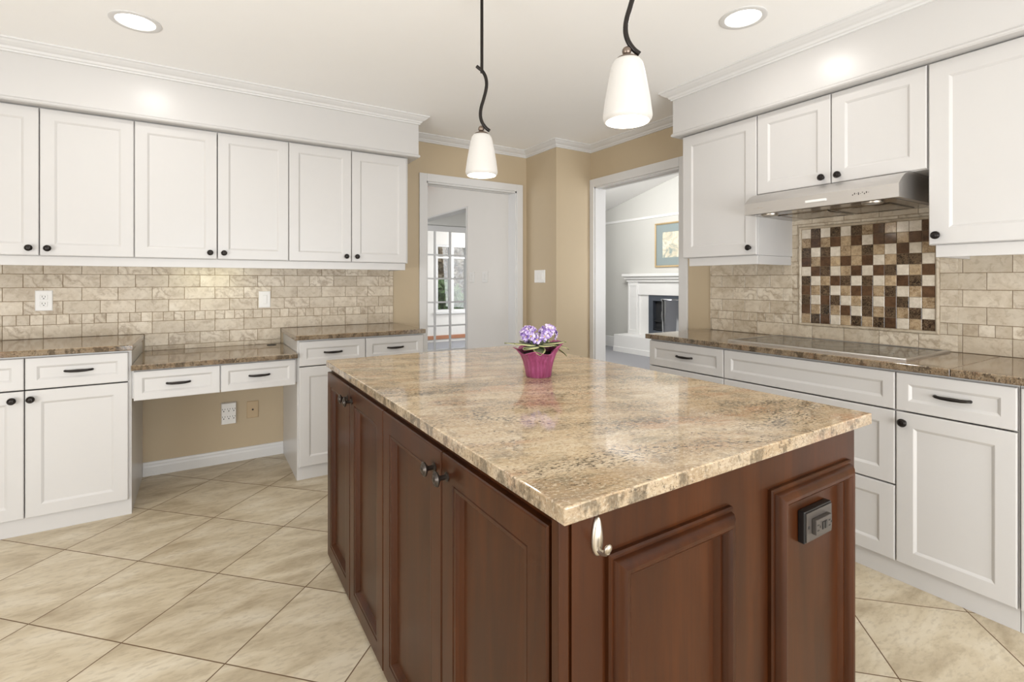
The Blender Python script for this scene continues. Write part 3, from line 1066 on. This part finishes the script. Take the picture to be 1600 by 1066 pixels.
# ================================================================== WALL PLATES
def plate(name, label, cat, loc, rz, w, h, mat, kind, n=1, depth=.006):
    c = thing(name, label, cat, loc, rz)
    b = MB(); b.panel(-w/2, w/2, -h/2, h/2, [(0, 0), (0, depth*.5), (.004, depth)]); b.build('cover_plate', mat, c)
    if kind == 'duplex':
        for sz in (-.02, .02):
            b = MB(); b.box(-.017, .017, -depth-.002, -depth+.0005, sz-.0145, sz+.0145, .003); r = b.build('receptacle', mat, c)
            b = MB(); b.box(-.008, -.0055, -depth-.0026, -depth-.0015, sz-.001, sz+.008); b.box(.0055, .008, -depth-.0026, -depth-.0015, sz-.001, sz+.008); b.box(-.0025, .0025, -depth-.0026, -depth-.0015, sz-.010, sz-.005); b.build('socket', M['slot'], r)
    elif kind == 'six':
        for ix in (-1, 0, 1):
            for sz in (-.026, .026):
                b = MB(); q = ix*.030
                b.box(q-.0085, q-.0055, -depth-.0007, -depth+.0005, sz+.002, sz+.010); b.box(q+.0055, q+.0085, -depth-.0007, -depth+.0005, sz+.002, sz+.010); b.box(q-.003, q+.003, -depth-.0007, -depth+.0005, sz-.011, sz-.004)
                b.build('socket', M['slot'], c)
    elif kind == 'coax':
        b = MB(); b.lathe([(.006, 0), (.006, .004), (.003, .004), (.003, .001)], Matrix.Translation((0, -depth, 0)) @ LM, 14); b.build('jack', M['slot'], c)
    else:
        for i in range(n):
            q = (i-(n-1)/2)*.046
            b = MB(); b.box(q-.0165, q+.0165, -depth-.001, -depth+.0005, -.033, .033, .0005); r = b.build('switch_frame', mat, c)
            b = MB(); b.panel(q-.0145, q+.0145, -.031, .031, [(0, depth), (0, depth+.004), (.002, depth+.005)]); b.build('rocker', mat, r)
    return c
YT = YW-.010
plate('outlet', 'white outlet on the backsplash left of the desk', 'outlet', (-.780, YT, 1.139), 0, .078, .120, M['plastic'], 'duplex')
plate('light_switch', 'white light switch on the backsplash above the right half of the desk', 'light switch', (.389, YT, 1.124), 0, .076, .118, M['plastic'], 'rocker')
plate('outlet', 'white six-socket outlet adapter on the wall under the desk', 'outlet', (.166, YW-.001, .342), 0, .092, .148, M['plastic'], 'six', depth=.028)
plate('cable_plate', 'beige cable jack plate on the wall under the desk', 'wall plate', (.314, YW-.001, .346), 0, .074, .118, M['beigeplastic'], 'coax')
plate('light_switch', 'white triple light switch on the tan wall corner between the doorways', 'light switch', (BX-.001, 3.722, 1.300), RZ, .168, .118, M['plastic'], 'rocker', n=3)

plate('light_switch', 'white double light switch on the hall wall, nearer the archway edge', 'light switch', (2.619, 5.006, 1.302), RZ, .118, .118, M['plastic'], 'rocker', n=2)
plate('light_switch', 'white double light switch on the hall wall, nearer the kitchen', 'light switch', (2.619, 4.705, 1.302), RZ, .118, .118, M['plastic'], 'rocker', n=2)

# ================================================================== LAMPS
RIGHT = Vector((math.cos(math.radians(32.2)), -math.sin(math.radians(32.2)), 0))
def pendant(loc, label):
    c = thing('pendant_lamp', label, 'pendant lamp', loc, 0, 'pendant lamps over the island')
    # local z=0 is the shade's lower rim
    b = MB()
    outp = [(.060, -.004), (.066, .002), (.068, .010), (.0675, .018), (.062, .060), (.054, .105), (.047, .140), (.042, .158), (.036, .167), (.024, .171)]
    inn = [(.022, .168), (.034, .163), (.039, .155), (.044, .138), (.051, .104), (.059, .060), (.064, .018), (.063, .008), (.060, -.004)]
    b.lathe(outp+inn, seg=40, capt=False, capb=False)
    b.build('lamp_shade', M['lampglass'], c, smooth=True)
    b = MB(); b.lathe([(0, .03), (.012, .034), (.020, .048), (.020, .062), (.012, .085), (.010, .11), (0, .112)], seg=20); b.build('bulb', M['bulb'], c, smooth=True)
    b = MB(); b.lathe([(.030, .1705), (.029, .174), (.018, .180), (.009, .183), (0, .184)], seg=28); b.build('cap', M['pewter'], c, smooth=50)
    b = MB(); b.lathe([(0, .180)]+[(.013*math.sin(a), .194-.013*math.cos(a)) for a in [PI*k/8 for k in range(1, 8)]]+[(0, .207)], Matrix.Translation(RIGHT*-.002), seg=18)
    b.build('ball', M['pewter'], c, smooth=True)
    def cr(pts, n=8):
        o = []
        P = [pts[0]]+pts+[pts[-1]]
        for i in range(1, len(P)-2):
            for k in range(n):
                t = k/n
                p0, p1, p2, p3 = P[i-1], P[i], P[i+1], P[i+2]
                o.append(tuple(.5*((2*p1[j])+(-p0[j]+p2[j])*t+(2*p0[j]-5*p1[j]+4*p2[j]-p3[j])*t*t+(-p0[j]+3*p1[j]-3*p2[j]+p3[j])*t**3) for j in range(2)))
        o.append(pts[-1]); return o
    pts = [(.034, .186), (.018, .199), (.002, .222), (-.005, .250), (-.002, .284), (.009, .322), (.018, .358), (.021, .388), (.016, .416), (.004, .438), (-.014, .454), (-.021, .460)]
    curve = [RIGHT*q[0]+Vector((0, 0, q[1])) for q in cr(pts)]
    b = MB(); b.tube(curve, .0072, 12); b.build('curved_arm', M['bronze'], c, smooth=60)
    top = ZC-loc[2]
    b = MB(); b.tube([RIGHT*.001+Vector((0, 0, .432)), RIGHT*.001+Vector((0, 0, top-.015))], .0068, 12); b.build('rod', M['bronze'], c, smooth=60)
    b = MB(); b.lathe([(.010, top-.022), (.040, top-.018), (.052, top-.008), (.052, top-.0005)], seg=30); b.build('canopy', M['bronze'], c, smooth=40)
    d = bpy.data.lights.new('pendant_bulb', 'POINT'); d.energy = 4.0; d.color = (1, .92, .80); d.shadow_soft_size = .03
    o = bpy.data.objects.new('bulb_light', d); COL.objects.link(o); o.parent = c; o.location = (0, 0, .012)
    return c
pendant((1.010, 1.845, 1.705), 'white glass pendant lamp over the far end of the island')
pendant((1.012, 1.000, 1.702), 'white glass pendant lamp over the near end of the island')

def downlight(x, y, label, power=3.6):
    c = thing('recessed_light', label, 'ceiling light', (x, y, ZC), 0, 'recessed ceiling lights')
    b = MB(); b.lathe([(.104, -.0003), (.104, -.003), (.098, -.0055), (.080, -.004), (.078, -.0005)], seg=48, capt=False, capb=False); b.build('trim_ring', M['trim'], c, smooth=50)
    b = MB(); b.lathe([(0, -.0008), (.078, -.0008), (.078, -.0016), (0, -.0022)], seg=40); b.build('lens', M['downlight'], c)
    d = bpy.data.lights.new('downlight', 'AREA'); d.shape = 'DISK'; d.size = .15; d.energy = power; d.color = (1.0, .97, .93)
    o = bpy.data.objects.new('lens_light', d); COL.objects.link(o); o.parent = c; o.location = (0, 0, -.008)
downlight(-.262, 2.963, 'round recessed ceiling light in front of the desk wall soffit')
downlight(2.165, 1.393, 'round recessed ceiling light in front of the cooktop wall soffit')

# ================================================================== POTTED VIOLET
PX, PY, PZ = 1.080, 1.525, .8942
pt = thing('potted_african_violet', 'potted African violet with lavender flowers in magenta wrap on the island', 'potted plant', (PX, PY, PZ))
b = MB()
rows = []
R_ang = math.radians(-32.2)
CAMA = math.atan2(-PY, -PX)
SEG = 48
for (h, r, am) in ((0, .043, .03), (.004, .046, .03), (.03, .049, .06), (.06, .055, .09), (.085, .064, .11), (.105, .077, .12), (.116, .090, .10)):
    row = []
    for k in range(SEG):
        a = 2*PI*k/SEG
        rr = r*(1+am*(.6*math.cos(7*a+.4)+.4*math.cos(12*a+1)))
        da = math.cos(a-CAMA); dr = math.cos(a-R_ang)
        hh = h+((1.0 if h > .11 else .6 if h > .1 else .25 if h > .08 else 0)*(-.020*max(0, da)**2+.012*dr*abs(dr)+.007*math.sin(5*a+.7)))
        row.append(b.bm.verts.new((rr*math.cos(a), rr*math.sin(a), hh)))
    rows.append(row)
for A, B in zip(rows, rows[1:]):
    for k in range(SEG): b.bm.faces.new((A[k], A[(k+1) % SEG], B[(k+1) % SEG], B[k]))
b.bm.faces.new(rows[0][::-1])
o = b.build('foil_wrap', M['foil'], pt, smooth=True)
sm = o.modifiers.new('thick', 'SOLIDIFY'); sm.thickness = .0015; sm.offset = -1
b = MB(); b.lathe([(0, .088), (.058, .088), (.058, .084), (0, .082)], seg=24); b.build('soil', M['soil'], pt)
def leaf(ang, L, wd, base_z, rise, droop):
    b = MB()
    n, mth = 8, 4
    d = Vector((math.cos(ang), math.sin(ang), 0)); s_ = Vector((-d.y, d.x, 0))
    grid = []
    for i in range(n+1):
        t = i/n
        p = d*(.018+L*t)+Vector((0, 0, base_z+rise*t-droop*t*t))
        w = wd*math.sin(PI*min(1, .06+.94*t))**.6*(1-.25*t) if t < 1 else .001
        grid.append([b.bm.verts.new(p+s_*w*(j/mth)+Vector((0, 0, -.35*w*abs(j/mth)**2+.004*abs(j/mth)))) for j in range(-mth, mth+1)])
    for A, B in zip(grid, grid[1:]):
        for j in range(2*mth):
            f = b.bm.faces.new((A[j], A[j+1], B[j+1], B[j]))
            f.material_index = 1 if j in (0, 2*mth-1) else 0
    b.tube([(d.x*.004, d.y*.004, base_z-.012), (d.x*.012, d.y*.012, base_z-.002), (d.x*.025, d.y*.025, base_z+rise*.1)], .002, 6)
    o = b.build('leaf', [M['leaf'], M['leafrim']], pt, smooth=True)
    sm = o.modifiers.new('thick', 'SOLIDIFY'); sm.thickness = .0012
R_ang = math.radians(-32.2)
for (ang, L, wd, bz, ri, dr) in ((R_ang+PI+.12, .112, .022, .116, .020, .012), (R_ang+PI+.45, .085, .030, .118, .022, .014), (R_ang+PI-.6, .070, .030, .116, .016, .008), (R_ang+PI+.95, .076, .030, .114, .014, .016),
                                 (CAMA+.05, .074, .026, .112, .006, .030), (CAMA-.6, .078, .028, .114, .012, .020), (CAMA+.65, .080, .030, .118, .016, .012),
                                 (R_ang-.35, .088, .030, .122, .022, .012), (R_ang+.05, .096, .028, .124, .014, .040), (R_ang+.35, .098, .024, .118, .010, .060), (R_ang+1.2, .08, .028, .114, .02, .01), (R_ang+1.9, .08, .028, .114, .02, .01)):
    leaf(ang, L, wd, bz, ri, dr)
def flower(p, nrm, r):
    b = MB()
    q = Vector(nrm).to_track_quat('Z', 'Y').to_matrix().to_4x4()
    Mt = Matrix.Translation(p) @ q
    for k in range(5):
        a = 2*PI*k/5+random.uniform(-.15, .15)
        rr = r*random.uniform(.85, 1.1)
        c0 = b.bm.verts.new(Mt @ Vector((0, 0, 0)))
        ring = []
        for (u, v, h) in ((.25, .12, .001), (.6, .42, .004), (.95, .40, .006), (1.1, .0, .003), (.95, -.40, .006), (.6, -.42, .004), (.25, -.12, .001)):
            x = rr*(u*math.cos(a)-v*math.sin(a)); y = rr*(u*math.sin(a)+v*math.cos(a))
            ring.append(b.bm.verts.new(Mt @ Vector((x, y, h+random.uniform(-.002, .003)))))
        m_ = b.bm.verts.new(Mt @ Vector((rr*.65*math.cos(a), rr*.65*math.sin(a), .001)))
        for i in range(6): b.bm.faces.new((m_, ring[i], ring[i+1]))
        b.bm.faces.new((c0, ring[0], m_)); b.bm.faces.new((c0, m_, ring[6]))
    o = b.build('flower', M['petal'], pt, smooth=True)
    sm = o.modifiers.new('thick', 'SOLIDIFY'); sm.thickness = .0008
    b = MB(); b.lathe([(.0022, 0), (.003, .002), (0, .004)], Mt, 8); b.build('stamen', M['filament'], o)
fwd = Vector((-.533, -.846, 0))
for (cx, cz, n, sp) in ((-.036, .152, 17, .031), (.036, .158, 17, .032), (-.004, .134, 8, .022)):
    for k in range(n):
        a, e = random.uniform(0, 2*PI), random.uniform(-.5, 1.3)
        nrm = Vector((math.cos(a)*math.cos(e), math.sin(a)*math.cos(e), math.sin(e)+.25)).normalized()
        nrm = (nrm+fwd*.5).normalized()
        ctr = RIGHT*cx+Vector((0, 0, cz))+(fwd*.030 if cx > -.01 and n == 7 else Vector((0, 0, 0)))
        flower(ctr+nrm*sp*random.uniform(.75, 1.0)*Vector((1, 1, .85)).length/1.65, nrm, random.uniform(.015, .0195))
b = MB()
for cx in (-.04, .038, 0):
    for k in range(3): b.tube([(random.uniform(-.01, .01), random.uniform(-.01, .01), .086), tuple(RIGHT*(cx*.6)+Vector((0, 0, .12))), tuple(RIGHT*(cx+random.uniform(-.012, .012))+Vector((0, 0, .148)))], .0014, 6)
b.build('flower_stem', M['stem'], pt)

# ================================================================== HALL, DINING AND SUNROOM BEYOND THE NARROW DOORWAY
HX = 2.62
b = MB(); b.box(-.2, XW+T, YW+T, 6.60, -.1, 0); b.box(-.2, 5.6, 6.60, 10.0, -.1, 0); struct(b.build('floor_hall', M['carpet']), 'pale grey carpet beyond the narrow doorway', 'floor')
b = MB(); b.box(HX, HX+T, YW+T, 5.14, 0, 2.85); b.box(HX, HX+T, 5.14, 6.60, 2.115, 2.85)
struct(b.build('wall_hall', M['offwhite']), 'white hall wall seen through the narrow doorway', 'wall')
b = MB(); b.box(HX-.010, HX+T+.010, 5.125, 5.150, 0, 2.125); b.box(HX-.010, HX+T+.010, 5.15, 6.60, 2.105, 2.125)
struct(b.build('trim_6', M['trim']), 'white edge trim of the hall archway', 'moulding')
b = MB(); b.box(HX-.10, HX-.0005, 6.0, 6.595, 2.545, 2.66); struct(b.build('beam', M['beamwood']), 'reddish wood beam at the hall ceiling', 'beam')
b = MB(); b.box(-.3, HX+T, YW+T, 6.60, 2.85, 2.95); struct(b.build('ceiling_hall', M['offwhite']))
b = MB(); b.box(HX+T, 3.6, YW+T, 4.85, 2.30, 2.36); b.box(HX+T, 4.4, 4.85, 6.60, 2.30, 2.36); struct(b.build('ceiling_dining', M['offwhite']))
win_wall('wall_hall_side', 'x', -.3, -.2, YW+T, 10.0, 4.5, 6.3, .5, 2.5, M['offwhite'], 2.85)
b = MB(); b.box(4.3, 4.4, 4.85, 6.60, 0, 2.36); struct(b.build('wall_dining_side', M['offwhite']))
FDY = 6.60; fx0, fx1, fz1 = 2.545, 3.46, 2.06
b = MB(); b.box(-.3, fx0-.01, FDY, FDY+T, 0, 2.9); b.box(fx1+.01, 5.72, FDY, FDY+T, 0, 2.9); b.box(fx0-.01, fx1+.01, FDY, FDY+T, fz1+.01, 2.9)
struct(b.build('wall_dining', M['greywall']), 'pale grey wall above the glazed door', 'wall')
fd = thing('door_1', 'white glazed French door seen through the narrow doorway', 'door', (fx0, FDY+.04, 0)); fd['kind'] = 'structure'
b = MB()
fw = fx1-fx0
gx = [.085, .329, .571, fw-.085]
gz = [.265+.344*k for k in range(6)]
b.box(0, gx[0], 0, .04, .005, fz1); b.box(gx[3], fw, 0, .04, .005, fz1); b.box(gx[0], gx[3], 0, .04, .005, gz[0]); b.box(gx[0], gx[3], 0, .04, gz[5], fz1)
for g in gx[1:3]: b.box(g-.012, g+.012, .004, .036, gz[0], gz[5])
for g in gz[1:5]: b.box(gx[0], gx[3], .005, .035, g-.011, g+.011)
b.build('door_frame', M['trim'], fd)
b = MB(); b.box(gx[0], gx[3], .018, .022, gz[0], gz[5]); b.build('glass_pane', M['glass'], fd)
# sunroom
SWY = 9.5
b = MB(); b.box(1.0, 4.12, SWY, SWY+T, 0, 2.9); b.box(4.12, 5.7, SWY, SWY+T, 0, .62); b.box(4.12, 5.7, SWY, SWY+T, 2.03, 2.9); b.box(5.22, 5.7, SWY, SWY+T, .62, 2.03)
b.box(1.0, 4.12, SWY-.02, SWY, 0, .0)
struct(b.build('wall_sunroom', M['offwhite']), 'white sunroom wall beyond the French door', 'wall')
b = MB(); b.box(1.0, 5.6, FDY+T, 10, 2.6, 2.7); struct(b.build('ceiling_sunroom', M['offwhite']))
b = MB(); b.box(2.0, 5.6, SWY-.02, SWY-.001, .06, .135); struct(b.build('baseboard_sunroom', M['beamwood']), 'orange wood baseboard in the sunroom', 'baseboard')
wn = tag(bpy.data.objects.new('window_1', None), 'white framed sunroom window onto the garden', 'window', kind='structure'); COL.objects.link(wn); wn.location = (4.12, SWY, .62)
b = MB()
for (u0, u1) in ((0, .06), (.315, .425), (.69, .77), (1.04, 1.10)): b.box(u0, u1, .02, .09, 0, 1.41)
for (u0, u1) in ((.06, .315), (.425, .69), (.77, 1.04)):
    b.box(u0, u1, .022, .088, 0, .05); b.box(u0, u1, .022, .088, 1.36, 1.41); b.box(u0, u1, .03, .08, 1.12, 1.16)
b.build('window_frame', M['trim'], wn)
b = MB(); b.box(-.03, 1.13, -.06, .09, -.035, -.0005); b.build('window_sill', M['trim'], wn)
b = MB(); b.box(.03, 1.07, .054, .058, .04, 1.38); b.build('glass_pane', M['glass'], wn)
# garden
b = MB(); b.box(0, 14, SWY+T+.02, 24, -.35, -.25); struct(b.build('ground', M['grass']), 'garden lawn outside the sunroom', 'ground')
def shrub(loc, rx, rz, n, mat, label, name='garden_shrub', flowers=0, cz=None):
    c = thing(name, label, 'shrub' if name == 'garden_shrub' else 'tree', loc)
    cz = cz if cz is not None else rz
    b = MB()
    for k in range(n):
        v = Vector((random.gauss(0, 1), random.gauss(0, 1), random.gauss(0, 1))).normalized()*random.random()**.4
        p = Vector((v.x*rx, v.y*rx, cz+v.z*rz))
        s1 = Vector((random.uniform(-1, 1), random.uniform(-1, 1), random.uniform(-1, 1))).normalized()*.085
        s2 = s1.orthogonal().normalized()*.055
        b.bm.faces.new([b.bm.verts.new(p+q) for q in (-s1, s2, s1, -s2)])
    b.build('foliage', mat, c)
    b = MB(); b.tube([(0, 0, 0), (.03, .02, cz*.6), (0, 0, cz)], [.06, .045, .02], 8); b.build('stem', M['beamwood'], c)
    if flowers:
        b = MB()
        for k in range(flowers):
            v = Vector((random.gauss(0, 1), -abs(random.gauss(0, 1)), random.gauss(0, 1))).normalized()
            b.lathe([(0, -.03), (.03, 0), (0, .03)], Matrix.Translation((v.x*rx, v.y*rx, cz+v.z*rz)), 6)
        b.build('blossom', M['bloom'], c)
shrub((5.35, 11.9, -.25), .6, .80, 2000, M['foliage'], 'green garden shrub below the left sunroom window pane')
shrub((6.75, 12.1, -.25), .5, .85, 1400, M['foliage'], 'orange flowering shrub at the right of the sunroom window', flowers=40)
shrub((6.35, 14.2, -.25), 1.3, 1.4, 6500, M['foliage2'], 'pale leafed tree in the garden behind the shrubs', 'garden_tree', cz=2.1)
shrub((9.4, 15.2, -.25), 1.0, 1.2, 1500, M['foliage'], 'green tree in the garden far right behind the shrubs', 'garden_tree', cz=1.9)

# ================================================================== LIVING ROOM BEYOND THE WIDE OPENING
LX = 6.75
b = MB(); b.box(XW+T, LX+T, .9, 6.60, -.1, 0); b.box(5.6, LX+T, 6.60, 8.4, -.1, 0); struct(b.build('floor_living', M['carpet']), 'grey carpet in the living room', 'floor')
b = MB(); b.prism([(.9, 0), (8.4, 0), (8.4, 2.39), (.9, 4.04)], 'x', LX, LX+T)
struct(b.build('wall_living', M['greywall']), 'pale grey living room wall with the fireplace', 'wall')
b = MB(); b.prism([(8.4, 2.392), (.9, 4.042), (.9, 4.14), (8.4, 2.49)], 'x', XW+T, LX+T); struct(b.build('ceiling_living', M['ceiling']), 'sloping white living room ceiling', 'ceiling')
b = MB(); b.box(5.72, LX+T, 8.4, 8.5, 0, 2.5); b.box(5.60, 5.72, FDY+T, 8.4, 0, 2.9); struct(b.build('wall_living_end', M['greywall']))
win_wall('wall_living_window', 'y', .8, .9, XW+T, LX+T, 3.35, 4.85, .6, 2.6, M['offwhite'], 4.1)  # unseen wall, its window opening added for the living room fill
b = MB(); b.box(LX-.012, LX, .9, 8.4, 2.372, 2.415, .004); struct(b.build('trim_7', M['mantel']), 'white picture rail across the living room wall', 'moulding')
b = MB(); b.box(LX-.016, LX, 6.96, 8.4, 0, .20, .003); struct(b.build('baseboard_living', M['mantel']), 'white baseboard left of the fireplace', 'baseboard')
# fireplace (front faces -X): world coordinates in local frame rz; local x = -(y - 6.9)
fp = thing('fireplace', 'white mantel fireplace in the living room beyond the wide opening', 'fireplace', (LX, 6.92, 0), RZ)
b = MB(); b.box(.33, 2.3, -.42, -.0005, 0, .305, .004); b.box(.318, 2.312, -.43, -.0005, 0, .09, .003); b.build('hearth', M['mantel'], fp)
b = MB()
fy0, fy1 = .84, 1.62        # firebox in local x
b.box(.38, .62, -.12, 0, .3055, 1.25, .004); b.box(1.84, 2.08, -.12, 0, .3055, 1.25, .004); b.box(.62, 1.84, -.10, 0, 1.02, 1.25)
b.box(.62, fy0, -.075, 0, .3055, 1.02); b.box(fy1, 1.84, -.075, 0, .3055, 1.02)
b.build('surround', M['mantel'], fp)
b = MB()
b.panel(.40, .60, .36, 1.20, [(0, .12), (.0, .126), (.02, .126), (.026, .120)], cap=False, back=False)
b.box(.36, 2.10, -.135, 0, 1.25, 1.30); b.box(.33, 2.13, -.165, 0, 1.30, 1.345); b.box(.30, 2.16, -.20, 0, 1.345, 1.392, .006)
b.build('mantel_shelf', M['mantel'], fp)
b = MB()
b.panel(fy0, fy1, .3055, 1.02, [(0, .0), (0, .082), (.10, .082), (.10, .012)], cap=False, back=False)
b.build('firebox_frame', M['darkmetal'], fp)
b = MB(); b.box(fy0+.02, fy1-.02, -.012, -.002, .32, 1.0); b.box(fy0+.1, fy1-.1, -.05, -.012, .56, .585); b.box(fy0+.1, fy1-.1, -.06, -.012, .42, .44); b.build('firebox', M['soot'], fp)
# steel log bucket on the hearth
lb = thing('log_bucket', 'tall polished steel bucket standing in front of the black firebox', 'bucket', (LX-.265, 5.40, .3055))
b = MB(); b.lathe([(0, 0), (.16, 0), (.165, .01), (.172, .62), (.19, .655), (.186, .662), (.165, .64), (.155, .03), (0, .03)], None, 40); b.build('body', M['polished'], lb, smooth=40)
b = MB(); b.tube([(-.01, .170, .46), (-.02, .20, .45), (-.025, .205, .38), (-.02, .195, .32), (-.01, .168, .31)], .012, 8); b.build('handle', M['polished'], lb, smooth=True)
# framed print
pf = thing('framed_print', 'gold framed print with a blue mat above the fireplace', 'picture', (LX-.001, 5.995, 1.503), RZ)
PWd, PH = .95, .762
b = MB(); b.panel(0, PWd, 0, PH, [(0, 0), (0, .022), (.008, .028), (.022, .024), (.03, .018)], cap=False); b.build('frame', M['goldframe'], pf)
b = MB(); b.panel(.03, PWd-.03, .03, PH-.03, [(0, .004), (0, .010), (.13, .010), (.134, .007)], cap=False); b.build('mat_board', M['bluemat'], pf)
b = MB(); b.box(.15, PWd-.15, -.0065, -.004, .15, PH-.15); b.build('print', M['art'], pf)
